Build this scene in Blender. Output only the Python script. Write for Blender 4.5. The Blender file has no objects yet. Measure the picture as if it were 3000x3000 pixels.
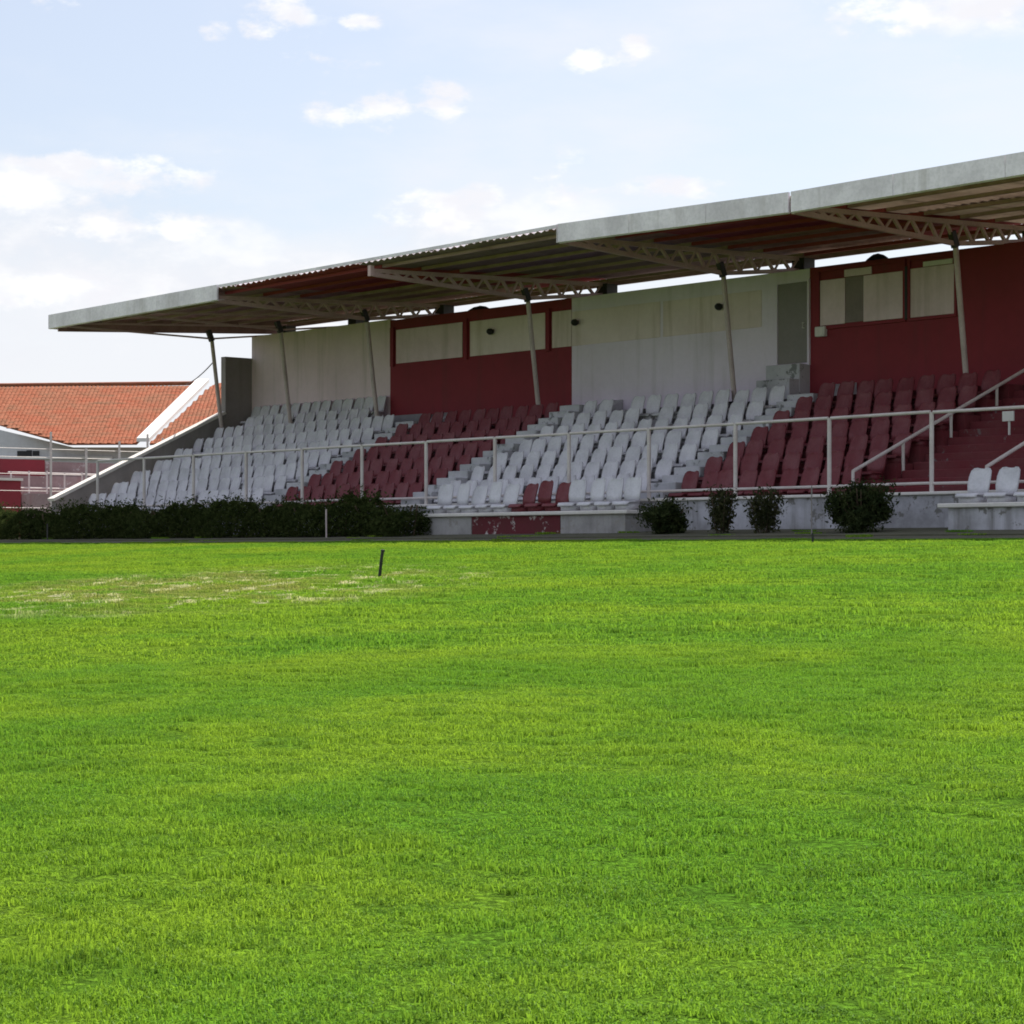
import bpy, bmesh, math, random
import numpy as np
from mathutils import Vector, Matrix

random.seed(7)
rng = np.random.default_rng(7)
R = math.radians
scene = bpy.context.scene
C = scene.collection

# ------------------------------------------------------------------ camera
cam_d = bpy.data.cameras.new('camera')
cam = bpy.data.objects.new('camera', cam_d)
C.objects.link(cam)
cam.location = (29.5, -26.9, 1.0)
cam.rotation_euler = (R(90), 0, R(48.5))
cam_d.sensor_width = 36
cam_d.lens = 78.0
cam_d.shift_y = 115 / 3000
cam_d.clip_end = 3000
scene.camera = cam

# ------------------------------------------------------------------ sun, sky, exposure
SUN_DIR = Vector((-0.16, 0.60, 0.84)).normalized()
sun_d = bpy.data.lights.new('sun', 'SUN')
sun_d.energy = 5.0
sun_d.angle = R(0.6)
sun_d.color = (1.0, 0.95, 0.86)
sun = bpy.data.objects.new('sun', sun_d)
C.objects.link(sun)
sun.rotation_euler = SUN_DIR.to_track_quat('Z', 'Y').to_euler()

scene.view_settings.view_transform = 'Standard'
scene.view_settings.look = 'None'
scene.view_settings.gamma = 1
scene.view_settings.exposure = 0.85
scene.view_settings.use_curve_mapping = False
scene.cycles.filter_width = 1.8
scene.cycles.max_bounces = 5
scene.cycles.diffuse_bounces = 3
scene.cycles.transmission_bounces = 4
scene.cycles.glossy_bounces = 2
scene.cycles.transparent_max_bounces = 4

world = bpy.data.worlds.new('World')
scene.world = world
world.use_nodes = True
WN, WL = world.node_tree.nodes, world.node_tree.links
WN.clear()


def wmath(op, a, b=None, c=None, clamp=False):
    n = WN.new('ShaderNodeMath')
    n.operation = op
    n.use_clamp = clamp
    for i, v in enumerate((a, b, c)):
        if v is None:
            continue
        if isinstance(v, (int, float)):
            n.inputs[i].default_value = v
        else:
            WL.new(v, n.inputs[i])
    return n.outputs[0]


def wsmooth(v, lo, hi):
    n = WN.new('ShaderNodeMapRange')
    n.interpolation_type = 'SMOOTHSTEP'
    WL.new(v, n.inputs[0])
    n.inputs[1].default_value = lo
    n.inputs[2].default_value = hi
    return n.outputs[0]


def wnoise(vec, scale, detail, rough=0.55):
    n = WN.new('ShaderNodeTexNoise')
    n.inputs['Scale'].default_value = scale
    n.inputs['Detail'].default_value = detail
    n.inputs['Roughness'].default_value = rough
    WL.new(vec, n.inputs['Vector'])
    return n.outputs['Fac']


def wmix(fac, a, b):
    n = WN.new('ShaderNodeMix')
    n.data_type = 'RGBA'
    if isinstance(fac, float):
        n.inputs[0].default_value = fac
    else:
        WL.new(fac, n.inputs[0])
    for i, v in ((6, a), (7, b)):
        if isinstance(v, tuple):
            n.inputs[i].default_value = (*v, 1)
        else:
            WL.new(v, n.inputs[i])
    return n.outputs[2]


sky = WN.new('ShaderNodeTexSky')
sky.sky_type = 'NISHITA'
sky.sun_disc = False
sky.sun_elevation = math.asin(SUN_DIR.z)
sky.sun_rotation = math.atan2(SUN_DIR.x, SUN_DIR.y)
sky.air_density = 1.0
sky.dust_density = 1.6
tc = WN.new('ShaderNodeTexCoord')
sep = WN.new('ShaderNodeSeparateXYZ')
WL.new(tc.outputs['Generated'], sep.inputs[0])
az = wmath('ARCTAN2', sep.outputs[0], sep.outputs[1])
el = wmath('ARCSINE', sep.outputs[2])
cmb = WN.new('ShaderNodeCombineXYZ')
WL.new(az, cmb.inputs[0])
WL.new(wmath('MULTIPLY', el, 1.9), cmb.inputs[1])
fine = wnoise(cmb.outputs[0], 42, 6, 0.62)
cmb2 = WN.new('ShaderNodeCombineXYZ')
WL.new(az, cmb2.inputs[0])
WL.new(wmath('MULTIPLY', el, 3.0), cmb2.inputs[1])
cmb2.inputs[2].default_value = 3.3
soft = wnoise(cmb2.outputs[0], 5.0, 6, 0.55)
# layered thin cloud, thicker towards the horizon, everywhere round the sky
low = wsmooth(el, R(13), R(1))
veil = wmath('ADD', soft, wmath('MULTIPLY', low, 0.32))
veil = wsmooth(veil, 0.42, 0.80)
# single small cumulus puffs: azimuth, elevation, half widths (degrees)
puffs = [(-51.9, 11.2, 1.2, 0.45), (-50.4, 11.5, 0.8, 0.5), (-53.2, 11.1, 0.8, 0.33), (-51.6, 11.55, 0.5, 0.35),
         (-46.3, 12.5, 1.0, 0.36), (-45.3, 12.8, 0.55, 0.28), (-38.3, 13.5, 2.4, 0.6), (-36.2, 13.8, 2.2, 0.7),
         (-54.5, 13.6, 0.8, 0.5), (-55.0, 13.2, 0.5, 0.3), (-56.1, 13.1, 0.4, 0.24), (-44.2, 9.3, 1.5, 0.32),
         (-59.2, 9.5, 2.8, 0.5), (-61.5, 9.1, 2.4, 0.6), (-50.4, 8.7, 1.5, 0.5), (-49.4, 9.1, 0.7, 0.4), (-58.2, 8.2, 2.2, 0.45),
         (-61.6, 13.9, 1.5, 0.3), (-52.4, 13.4, 0.5, 0.26), (-46.9, 8.9, 0.6, 0.26), (-57.4, 9.6, 0.6, 0.22), (-60.0, 6.6, 2.5, 0.5)]
tot = None
for a, e, ra, re_ in puffs:
    da = wmath('MULTIPLY', wmath('SUBTRACT', az, R(a)), 1 / R(ra))
    de = wmath('MULTIPLY', wmath('SUBTRACT', el, R(e)), 1 / R(re_))
    d2 = wmath('ADD', wmath('MULTIPLY', da, da), wmath('MULTIPLY', de, de))
    f = wmath('SUBTRACT', 1.0, d2)
    tot = f if tot is None else wmath('SMOOTH_MAX', tot, f, 0.4)
cmb3 = WN.new('ShaderNodeCombineXYZ')
WL.new(az, cmb3.inputs[0])
WL.new(wmath('MULTIPLY', el, 2.6), cmb3.inputs[1])
cmb3.inputs[2].default_value = 8.1
wide = wnoise(cmb3.outputs[0], 9.0, 5, 0.6)   # scattered cumulus all round the sky
tot = wmath('MAXIMUM', tot, wmath('MULTIPLY', wmath('SUBTRACT', wide, 0.66), 9.0))
field = wmath('ADD', wmath('MULTIPLY', tot, 0.5), wmath('MULTIPLY', wmath('SUBTRACT', fine, 0.5), 3.6))
puff = wmath('MULTIPLY', wsmooth(field, -0.15, 0.7), wsmooth(tot, -1.2, 0.2))
shade = wsmooth(wnoise(cmb.outputs[0], 24, 4, 0.55), 0.42, 0.62)
SKY_STRENGTH = 0.0865
base = sky.outputs[0]
grey = WN.new('ShaderNodeRGBToBW')
WL.new(base, grey.inputs[0])
HAZE_C = (5.2, 5.3, 5.85)
CLOUD_C = (6.7, 6.7, 6.75)
base = wmix(0.44, base, HAZE_C)             # thin high haze of a bright tropical midday
c1 = wmix(wmath('MULTIPLY', veil, 0.85), base, (5.9, 6.0, 6.3))
bank = None
for a, e, ra, re_ in ((-60.0, 7.8, 6.0, 2.1), (-55.5, 6.6, 6.0, 1.5), (-64, 5.2, 6, 1.2), (-49.5, 8.2, 4.2, 1.2), (-37.0, 13.6, 3.4, 1.0)):
    da = wmath('MULTIPLY', wmath('SUBTRACT', az, R(a)), 1 / R(ra))
    de = wmath('MULTIPLY', wmath('SUBTRACT', el, R(e)), 1 / R(re_))
    f = wmath('SUBTRACT', 1.0, wmath('ADD', wmath('MULTIPLY', da, da), wmath('MULTIPLY', de, de)))
    bank = f if bank is None else wmath('MAXIMUM', bank, f)
mid = wnoise(cmb.outputs[0], 15, 6, 0.6)
bankf = wsmooth(wmath('ADD', wmath('MULTIPLY', bank, 0.55), wmath('MULTIPLY', wmath('SUBTRACT', mid, 0.5), 3.0)), -0.1, 0.9)
c1 = wmix(wmath('MULTIPLY', wmath('MULTIPLY', bankf, wsmooth(bank, -0.5, 0.4)), 0.8), c1, wmix(wsmooth(mid, 0.38, 0.62), (5.3, 5.35, 5.75), (6.6, 6.6, 6.7)))
c2 = wmix(wmath('MULTIPLY', puff, 0.92), c1, wmix(shade, (6.0, 6.0, 6.3), (7.0, 7.0, 7.0)))
bg = WN.new('ShaderNodeBackground')
bg.inputs[1].default_value = SKY_STRENGTH
WL.new(c2, bg.inputs[0])
wo = WN.new('ShaderNodeOutputWorld')
WL.new(bg.outputs[0], wo.inputs[0])


# ------------------------------------------------------------------ materials
def nodes_of(name):
    m = bpy.data.materials.new(name)
    m.use_nodes = True
    nt = m.node_tree
    p = nt.nodes['Principled BSDF']
    return m, nt, p


def mixc(nt, fac, a, b):
    n = nt.nodes.new('ShaderNodeMix')
    n.data_type = 'RGBA'
    if isinstance(fac, (int, float)):
        n.inputs[0].default_value = fac
    else:
        nt.links.new(fac, n.inputs[0])
    for i, v in ((6, a), (7, b)):
        if isinstance(v, tuple):
            n.inputs[i].default_value = (*v, 1)
        else:
            nt.links.new(v, n.inputs[i])
    return n.outputs[2]


def noise(nt, scale, detail=5, vscale=(1, 1, 1), rough=0.6, off=(0, 0, 0)):
    g = nt.nodes.new('ShaderNodeNewGeometry')
    mp = nt.nodes.new('ShaderNodeMapping')
    mp.inputs['Scale'].default_value = vscale
    mp.inputs['Location'].default_value = off
    nt.links.new(g.outputs['Position'], mp.inputs[0])
    n = nt.nodes.new('ShaderNodeTexNoise')
    n.inputs['Scale'].default_value = scale
    n.inputs['Detail'].default_value = detail
    n.inputs['Roughness'].default_value = rough
    nt.links.new(mp.outputs[0], n.inputs['Vector'])
    return n.outputs['Fac']


def ramp(nt, v, lo, hi, a=0.0, b=1.0):
    n = nt.nodes.new('ShaderNodeMapRange')
    n.interpolation_type = 'SMOOTHSTEP'
    nt.links.new(v, n.inputs[0])
    n.inputs[1].default_value = lo
    n.inputs[2].default_value = hi
    n.inputs[3].default_value = a
    n.inputs[4].default_value = b
    return n.outputs[0]


def paint(name, col, dirt=None, dirt_amt=0.5, rough=0.7, streak=0.0, streak_col=None, scale=1.3, bump=0.0, vary=0.12,
          wear=0.0, wear_col=(0.3, 0.28, 0.26), spec=0.3, metal=0.0):
    """weathered paint or render: tone changes, dirt patches, rain streaks, flaking"""
    m, nt, p = nodes_of(name)
    dirt = dirt or tuple(c * 0.45 for c in col)
    big = noise(nt, scale, 6)
    c = mixc(nt, ramp(nt, big, 0.35, 0.75, 0, dirt_amt), col, dirt)
    small = noise(nt, scale * 14, 4)
    c = mixc(nt, ramp(nt, small, 0.3, 0.75, 0, vary), c, tuple(x * 0.35 for x in col))
    if streak:
        st = noise(nt, 1.0, 5, (3.4, 3.4, 0.22))
        c = mixc(nt, ramp(nt, st, 0.5, 0.78, 0, streak), c, streak_col or dirt)
    if wear:
        w = noise(nt, 3.1, 8, (1, 1, 1), 0.72, (4, 2, 9))
        c = mixc(nt, ramp(nt, w, 0.66 - wear * 0.18, 0.7 - wear * 0.16), c, wear_col)
    nt.links.new(c, p.inputs['Base Color'])
    p.inputs['Roughness'].default_value = rough
    p.inputs['Specular IOR Level'].default_value = spec
    p.inputs['Metallic'].default_value = metal
    if bump:
        b = nt.nodes.new('ShaderNodeBump')
        b.inputs['Strength'].default_value = bump
        b.inputs['Distance'].default_value = 0.02
        nt.links.new(noise(nt, 22, 5), b.inputs['Height'])
        nt.links.new(b.outputs[0], p.inputs['Normal'])
    return m


M = {}
M['white_seat'] = paint('white_seat', (0.68, 0.66, 0.70), (0.38, 0.37, 0.40), 0.6, 0.5, vary=0.2, scale=2.2)
M['red_seat'] = paint('red_seat', (0.165, 0.025, 0.034), (0.235, 0.085, 0.095), 0.7, 0.5, vary=0.3, scale=2.2)
M['white_step'] = paint('white_step', (0.52, 0.51, 0.54), (0.26, 0.26, 0.27), 0.7, 0.8, wear=0.5, wear_col=(0.2, 0.2, 0.2), bump=0.3)
M['red_step'] = paint('red_step', (0.15, 0.022, 0.03), (0.16, 0.07, 0.07), 0.5, 0.8, wear=0.35, wear_col=(0.16, 0.12, 0.12), bump=0.3)
M['block_step'] = paint('block_step', (0.27, 0.26, 0.275), (0.15, 0.145, 0.15), 0.7, 0.85, bump=0.3)
M['grey_wall'] = paint('grey_wall', (0.77, 0.68, 0.80), (0.63, 0.555, 0.63), 0.6, 0.85, 0.3, (0.3, 0.28, 0.25), 0.7, 0.2, 0.06)
M['plaster_wall'] = paint('plaster_wall', (0.81, 0.64, 0.70), (0.64, 0.505, 0.54), 0.7, 0.85, 0.5, (0.33, 0.29, 0.24), 0.6, 0.2, 0.06)
M['stub_wall'] = paint('stub_wall', (0.30, 0.265, 0.26), (0.17, 0.16, 0.15), 0.6, 0.9, 0.4, None, 0.9, 0.2)
M['maroon_wall'] = paint('maroon_wall', (0.245, 0.029, 0.042), (0.18, 0.028, 0.035), 0.7, 0.75, 0.4, (0.12, 0.035, 0.035), 0.5, 0.15, 0.1)
M['shutter'] = paint('shutter', (0.78, 0.66, 0.64), (0.66, 0.54, 0.51), 0.7, 0.8, 0.5, (0.34, 0.25, 0.16), 0.8, 0.0, 0.08)
M['board'] = paint('board', (0.76, 0.60, 0.64), (0.63, 0.48, 0.50), 0.7, 0.8, 0.5, (0.36, 0.28, 0.24), 1.1, 0.0, 0.1)
M['dark_board'] = paint('dark_board', (0.26, 0.21, 0.20), None, 0.5, 0.8, 0.3)
M['door_grey'] = paint('door_grey', (0.25, 0.225, 0.215), (0.19, 0.165, 0.155), 0.5, 0.6, 0.2)
M['plinth'] = paint('plinth', (0.56, 0.55, 0.60), (0.2, 0.19, 0.19), 0.9, 0.85, 0.9, (0.16, 0.15, 0.14), 1.1, 0.3, 0.15, 0.65, (0.2, 0.19, 0.18))
M['bench_maroon'] = paint('bench_maroon', (0.13, 0.02, 0.028), (0.1, 0.03, 0.03), 0.6, 0.8, 0.3, None, 1.6, 0.2, 0.15, 0.62, (0.5, 0.46, 0.44))
M['bench_grey'] = paint('bench_grey', (0.42, 0.40, 0.40), (0.2, 0.19, 0.18), 0.75, 0.85, 0.8, (0.14, 0.13, 0.12), 1.6, 0.3, 0.2, 0.5)
M['cap_white'] = paint('cap_white', (0.74, 0.70, 0.66), (0.5, 0.46, 0.42), 0.5, 0.8)
M['concrete'] = paint('concrete', (0.30, 0.275, 0.265), (0.2, 0.18, 0.17), 0.7, 0.9, 0.5, (0.14, 0.13, 0.12), 1.1, 0.3, 0.15)
M['terrace_pink'] = paint('terrace_pink', (0.33, 0.25, 0.25), (0.2, 0.13, 0.13), 0.7, 0.9, 0.6, (0.24, 0.08, 0.08), 0.9, 0.3, 0.2, 0.4, (0.42, 0.38, 0.37))
M['rail_paint'] = paint('rail_paint', (0.66, 0.60, 0.58), (0.42, 0.34, 0.31), 0.5, 0.55, vary=0.2, scale=3)
M['column_paint'] = paint('column_paint', (0.58, 0.48, 0.47), (0.34, 0.27, 0.26), 0.6, 0.6, vary=0.2, scale=1.5)
M['truss_paint'] = paint('truss_paint', (0.62, 0.43, 0.43), (0.42, 0.26, 0.25), 0.6, 0.6, vary=0.25, scale=2)
M['dark_steel'] = paint('dark_steel', (0.06, 0.055, 0.055), None, 0.4, 0.6)
M['galvanised'] = paint('galvanised', (0.95, 0.86, 0.93), (0.60, 0.53, 0.58), 0.75, 0.55, 0.6, (0.44, 0.38, 0.36), 1.3, 0.0, 0.25, metal=0.1)
M['sheet_brown'] = paint('sheet_brown', (0.40, 0.235, 0.22), (0.20, 0.11, 0.10), 0.9, 0.8, scale=1.5, vary=0.3)
M['sheet_tan'] = paint('sheet_tan', (0.88, 0.62, 0.56), (0.76, 0.52, 0.45), 0.6, 0.8, scale=1.2)
M['sheet_grey'] = paint('sheet_grey', (0.29, 0.195, 0.23), (0.17, 0.115, 0.13), 0.7, 0.8, scale=1.5, vary=0.25)
M['sheet_maroon'] = paint('sheet_maroon', (0.32, 0.05, 0.07), (0.24, 0.045, 0.06), 0.6, 0.75, scale=1.0)
def fibre_sheet():
    m = bpy.data.materials.new('fibre_sheet')
    m.use_nodes = True
    nt = m.node_tree
    nt.nodes.clear()
    c = mixc(nt, ramp(nt, noise(nt, 1.2, 4), 0.35, 0.7), (0.56, 0.49, 0.42), (0.42, 0.36, 0.30))
    d = nt.nodes.new('ShaderNodeBsdfDiffuse')
    t = nt.nodes.new('ShaderNodeBsdfTranslucent')
    mx = nt.nodes.new('ShaderNodeMixShader')
    mx.inputs[0].default_value = 0.34
    nt.links.new(c, d.inputs[0])
    nt.links.new(c, t.inputs[0])
    nt.links.new(d.outputs[0], mx.inputs[1])
    nt.links.new(t.outputs[0], mx.inputs[2])
    o = nt.nodes.new('ShaderNodeOutputMaterial')
    nt.links.new(mx.outputs[0], o.inputs[0])
    return m


M['fibre'] = fibre_sheet()
M['purlin'] = paint('purlin', (0.42, 0.27, 0.28), (0.24, 0.145, 0.14), 0.7, 0.8, scale=2)
M['black'] = paint('black', (0.025, 0.025, 0.026), None, 0.3, 0.55)
M['house_wall'] = paint('house_wall', (0.60, 0.61, 0.62), (0.42, 0.42, 0.42), 0.6, 0.85, 0.4, None, 0.6)
M['flashing'] = paint('flashing', (0.80, 0.80, 0.78), (0.6, 0.58, 0.54), 0.5, 0.6, scale=0.9)
M['soil'] = paint('soil', (0.11, 0.105, 0.07), (0.06, 0.065, 0.038), 0.7, 0.95, scale=0.8, bump=0.6, vary=0.3)
M['paving'] = paint('paving', (0.125, 0.12, 0.10), (0.07, 0.075, 0.055), 0.6, 0.9, scale=0.8, bump=0.3, vary=0.2)
M['stem'] = paint('stem', (0.10, 0.07, 0.045), None, 0.5, 0.9)
M['paper'] = paint('paper', (0.72, 0.70, 0.68), None, 0.3, 0.7)


def tile_material():
    m, nt, p = nodes_of('clay_tile')
    c = mixc(nt, ramp(nt, noise(nt, 1.1, 6), 0.35, 0.7), (0.28, 0.075, 0.036), (0.22, 0.095, 0.052))
    c = mixc(nt, ramp(nt, noise(nt, 1.6, 6, (0.5, 0.5, 6), 0.72), 0.47, 0.68, 0, 0.85), c, (0.17, 0.09, 0.05))
    c = mixc(nt, ramp(nt, noise(nt, 5, 5, (0.6, 0.6, 3)), 0.4, 0.7, 0, 0.8), c, (0.35, 0.125, 0.070))
    nt.links.new(c, p.inputs['Base Color'])
    p.inputs['Roughness'].default_value = 0.9
    p.inputs['Specular IOR Level'].default_value = 0.15
    return m


M['tile'] = tile_material()


def turf_colour(nt):
    """colour of the turf itself by place: yellower and bluer green patches, dry straw patches"""
    c = mixc(nt, ramp(nt, noise(nt, 0.55, 3), 0.38, 0.64), (0.148, 0.345, 0.026), (0.268, 0.435, 0.030))
    c = mixc(nt, ramp(nt, noise(nt, 2.6, 3, (1, 1, 1), 0.65, (3, 7, 0)), 0.45, 0.66, 0, 0.6), c, (0.092, 0.24, 0.020))
    c = mixc(nt, ramp(nt, noise(nt, 0.22, 2, (1, 1, 1), 0.5, (11, 3, 0)), 0.5, 0.7, 0, 0.7), c, (0.32, 0.45, 0.030))
    # dry patches on the far left of the pitch
    g = nt.nodes.new('ShaderNodeNewGeometry')
    mp = nt.nodes.new('ShaderNodeMapping')
    mp.vector_type = 'TEXTURE'
    mp.inputs['Location'].default_value = (10.3, -14.2, 0)
    mp.inputs['Rotation'].default_value = (0, 0, R(48.5))
    mp.inputs['Scale'].default_value = (3.5, 5.2, 50)
    nt.links.new(g.outputs['Position'], mp.inputs[0])
    ln = nt.nodes.new('ShaderNodeVectorMath')
    ln.operation = 'LENGTH'
    nt.links.new(mp.outputs[0], ln.inputs[0])
    zone = ramp(nt, ln.outputs['Value'], 1.08, 0.5)
    n1 = noise(nt, 0.9, 4, (1, 1, 1), 0.68, (21, 5, 0))

    def mul(a, b):
        n = nt.nodes.new('ShaderNodeMath')
        n.operation = 'MULTIPLY'
        nt.links.new(a, n.inputs[0])
        nt.links.new(b, n.inputs[1])
        return n.outputs[0]
    c = mixc(nt, mul(zone, ramp(nt, n1, 0.40, 0.60, 0, 0.85)), c, (0.36, 0.33, 0.11))
    pale = mul(zone, ramp(nt, noise(nt, 2.7, 3, (1, 1, 1), 0.6, (2, 15, 0)), 0.57, 0.63))
    return mixc(nt, pale, c, (0.82, 0.76, 0.48))


def grass_material():
    m = bpy.data.materials.new('grass_blade')
    m.use_nodes = True
    nt = m.node_tree
    nt.nodes.clear()
    c = turf_colour(nt)
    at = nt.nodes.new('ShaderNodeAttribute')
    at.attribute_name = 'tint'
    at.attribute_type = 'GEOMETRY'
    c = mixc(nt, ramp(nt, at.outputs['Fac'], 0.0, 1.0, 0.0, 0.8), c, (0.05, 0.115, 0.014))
    gap_shade = ramp(nt, noise(nt, 11.0, 3, (1, 1, 1), 0.6, (9, 1, 0)), 0.56, 0.70, 0, 0.6)  # small dark specks: shade of the gaps between blades, put into the colour
    c = mixc(nt, gap_shade, c, (0.05, 0.125, 0.016))
    c2 = mixc(nt, 0.2, c, (0.36, 0.48, 0.04))
    d = nt.nodes.new('ShaderNodeBsdfDiffuse')
    t = nt.nodes.new('ShaderNodeBsdfTranslucent')
    g = nt.nodes.new('ShaderNodeBsdfGlossy')
    g.inputs['Roughness'].default_value = 0.55
    g.inputs['Color'].default_value = (0.9, 0.9, 0.9, 1)
    nt.links.new(c, d.inputs[0])
    nt.links.new(c2, t.inputs[0])
    mx = nt.nodes.new('ShaderNodeMixShader')
    mx.inputs[0].default_value = 0.5
    nt.links.new(d.outputs[0], mx.inputs[1])
    nt.links.new(t.outputs[0], mx.inputs[2])
    mx2 = nt.nodes.new('ShaderNodeMixShader')
    mx2.inputs[0].default_value = 0.01
    nt.links.new(mx.outputs[0], mx2.inputs[1])
    nt.links.new(g.outputs[0], mx2.inputs[2])
    o = nt.nodes.new('ShaderNodeOutputMaterial')
    nt.links.new(mx2.outputs[0], o.inputs[0])
    return m


def pitch_material():
    m, nt, p = nodes_of('pitch_turf')
    c = turf_colour(nt)
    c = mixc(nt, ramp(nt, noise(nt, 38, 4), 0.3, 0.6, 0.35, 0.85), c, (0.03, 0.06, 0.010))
    nt.links.new(c, p.inputs['Base Color'])
    p.inputs['Roughness'].default_value = 0.95
    p.inputs['Specular IOR Level'].default_value = 0.0
    b = nt.nodes.new('ShaderNodeBump')
    b.inputs['Distance'].default_value = 0.04
    nt.links.new(noise(nt, 45, 4), b.inputs['Height'])
    nt.links.new(b.outputs[0], p.inputs['Normal'])
    return m


def leaf_material(name, a, b):
    m = bpy.data.materials.new(name)
    m.use_nodes = True
    nt = m.node_tree
    nt.nodes.clear()
    c = mixc(nt, ramp(nt, noise(nt, 7, 4), 0.35, 0.7), a, b)
    d = nt.nodes.new('ShaderNodeBsdfDiffuse')
    t = nt.nodes.new('ShaderNodeBsdfTranslucent')
    nt.links.new(c, d.inputs[0])
    nt.links.new(c, t.inputs[0])
    mx = nt.nodes.new('ShaderNodeMixShader')
    mx.inputs[0].default_value = 0.3
    nt.links.new(d.outputs[0], mx.inputs[1])
    nt.links.new(t.outputs[0], mx.inputs[2])
    o = nt.nodes.new('ShaderNodeOutputMaterial')
    nt.links.new(mx.outputs[0], o.inputs[0])
    return m


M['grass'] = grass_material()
M['pitch'] = pitch_material()
M['hedge_leaf'] = leaf_material('hedge_leaf', (0.03, 0.045, 0.014), (0.075, 0.092, 0.03))
M['bush_leaf'] = leaf_material('bush_leaf', (0.026, 0.038, 0.016), (0.062, 0.075, 0.028))
M['sparse_leaf'] = leaf_material('sparse_leaf', (0.035, 0.042, 0.02), (0.075, 0.075, 0.035))


# ------------------------------------------------------------------ mesh helpers
class MB:
    def __init__(self):
        self.v, self.f, self.m = [], [], []

    def add(self, verts, faces, mi=0):
        o = len(self.v)
        self.v += [tuple(p) for p in verts]
        self.f += [tuple(i + o for i in f) for f in faces]
        self.m += [mi] * len(faces)
        return self

    def box(self, x0, x1, y0, y1, z0, z1, mi=0):
        vs = [(x, y, z) for z in (z0, z1) for y in (y0, y1) for x in (x0, x1)]
        return self.add(vs, [(0, 2, 3, 1), (4, 5, 7, 6), (0, 1, 5, 4), (2, 6, 7, 3), (0, 4, 6, 2), (1, 3, 7, 5)], mi)

    def prism(self, poly, x0, x1, mi=0):
        """polygon of (y, z) extruded along x"""
        n = len(poly)
        vs = [(x0, y, z) for y, z in poly] + [(x1, y, z) for y, z in poly]
        fs = [tuple(range(n)), tuple(range(2 * n - 1, n - 1, -1))]
        fs += [(i, i + n, (i + 1) % n + n, (i + 1) % n) for i in range(n)]
        return self.add(vs, fs, mi)

    def tube(self, pts, r, n=8, mi=0):
        pts = [Vector(p) for p in pts]
        vs, fs = [], []
        for i, p in enumerate(pts):
            d = (pts[min(i + 1, len(pts) - 1)] - pts[max(i - 1, 0)]).normalized()
            up = Vector((0, 0, 1)) if abs(d.z) < 0.95 else Vector((1, 0, 0))
            a = d.cross(up).normalized()
            b = d.cross(a)
            for k in range(n):
                t = 2 * math.pi * k / n
                vs.append(p + (a * math.cos(t) + b * math.sin(t)) * r)
        for i in range(len(pts) - 1):
            for k in range(n):
                fs.append((i * n + k, i * n + (k + 1) % n, (i + 1) * n + (k + 1) % n, (i + 1) * n + k))
        fs.append(tuple(range(n))[::-1])
        fs.append(tuple(range((len(pts) - 1) * n, len(pts) * n)))
        return self.add(vs, fs, mi)

    def bar(self, a, b, w, h, mi=0):
        """rectangular bar from a to b"""
        a, b = Vector(a), Vector(b)
        d = (b - a).normalized()
        up = Vector((0, 0, 1)) if abs(d.z) < 0.95 else Vector((0, 1, 0))
        s = d.cross(up).normalized() * w / 2
        u = s.cross(d).normalized() * h / 2
        vs = [a - s - u, a + s - u, a + s + u, a - s + u, b - s - u, b + s - u, b + s + u, b - s + u]
        return self.add(vs, [(0, 1, 2, 3), (7, 6, 5, 4), (0, 4, 5, 1), (1, 5, 6, 2), (2, 6, 7, 3), (3, 7, 4, 0)], mi)

    def build(self, name, mats, parent=None, smooth=False, bevel=0.0):
        me = bpy.data.meshes.new(name)
        me.from_pydata(self.v, [], self.f)
        for m in (mats if isinstance(mats, (list, tuple)) else [mats]):
            me.materials.append(m)
        if any(self.m):
            me.polygons.foreach_set('material_index', self.m)
        bm = bmesh.new()
        bm.from_mesh(me)
        bmesh.ops.recalc_face_normals(bm, faces=bm.faces)
        if bevel:
            bmesh.ops.bevel(bm, geom=bm.edges[:], offset=bevel, segments=1, affect='EDGES')
        bm.to_mesh(me)
        bm.free()
        if smooth:
            me.polygons.foreach_set('use_smooth', [True] * len(me.polygons))
        return link(name, me, parent)


def link(name, me, parent=None):
    o = bpy.data.objects.new(name, me)
    C.objects.link(o)
    if parent is not None:
        o.parent = parent
        o.matrix_parent_inverse = parent_inverse(parent)
    return o


def world_mat(o):
    m = o.matrix_basis.copy()
    if o.parent:
        m = world_mat(o.parent) @ o.matrix_parent_inverse @ m
    return m


def parent_inverse(p):
    return world_mat(p).inverted()


def tag(o, label=None, cat=None, group=None, kind=None):
    if label:
        o['label'] = label
    if cat:
        o['category'] = cat
    if group:
        o['group'] = group
    if kind:
        o['kind'] = kind
    return o


def empty(name, loc, label=None, cat=None, group=None):
    o = bpy.data.objects.new(name, None)
    o.empty_display_size = 0.2
    o.location = loc
    C.objects.link(o)
    return tag(o, label, cat, group)


# ------------------------------------------------------------------ ground
def smooth01(a, b, x):
    t = np.clip((x - a) / (b - a), 0, 1)
    return t * t * (3 - 2 * t)


def zg(x, y):
    """pitch rising gently to the touchline, then the strip before the stand"""
    y = np.asarray(y, float)
    x = np.asarray(x, float)
    z = np.where(y < -4, 0.0496 * (np.maximum(y, -32) + 26.9), 1.135 + (np.minimum(y, 0) + 4) / 4 * 0.24)
    und = 0.012 * np.sin(x * 0.9 + y * 0.5) + 0.010 * np.sin(x * 1.9 - y * 1.3 + 1) + 0.006 * np.sin(x * 4.1 + y * 3.7)
    return z + und * np.clip((-4.2 - y) / 3, 0, 1)


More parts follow.
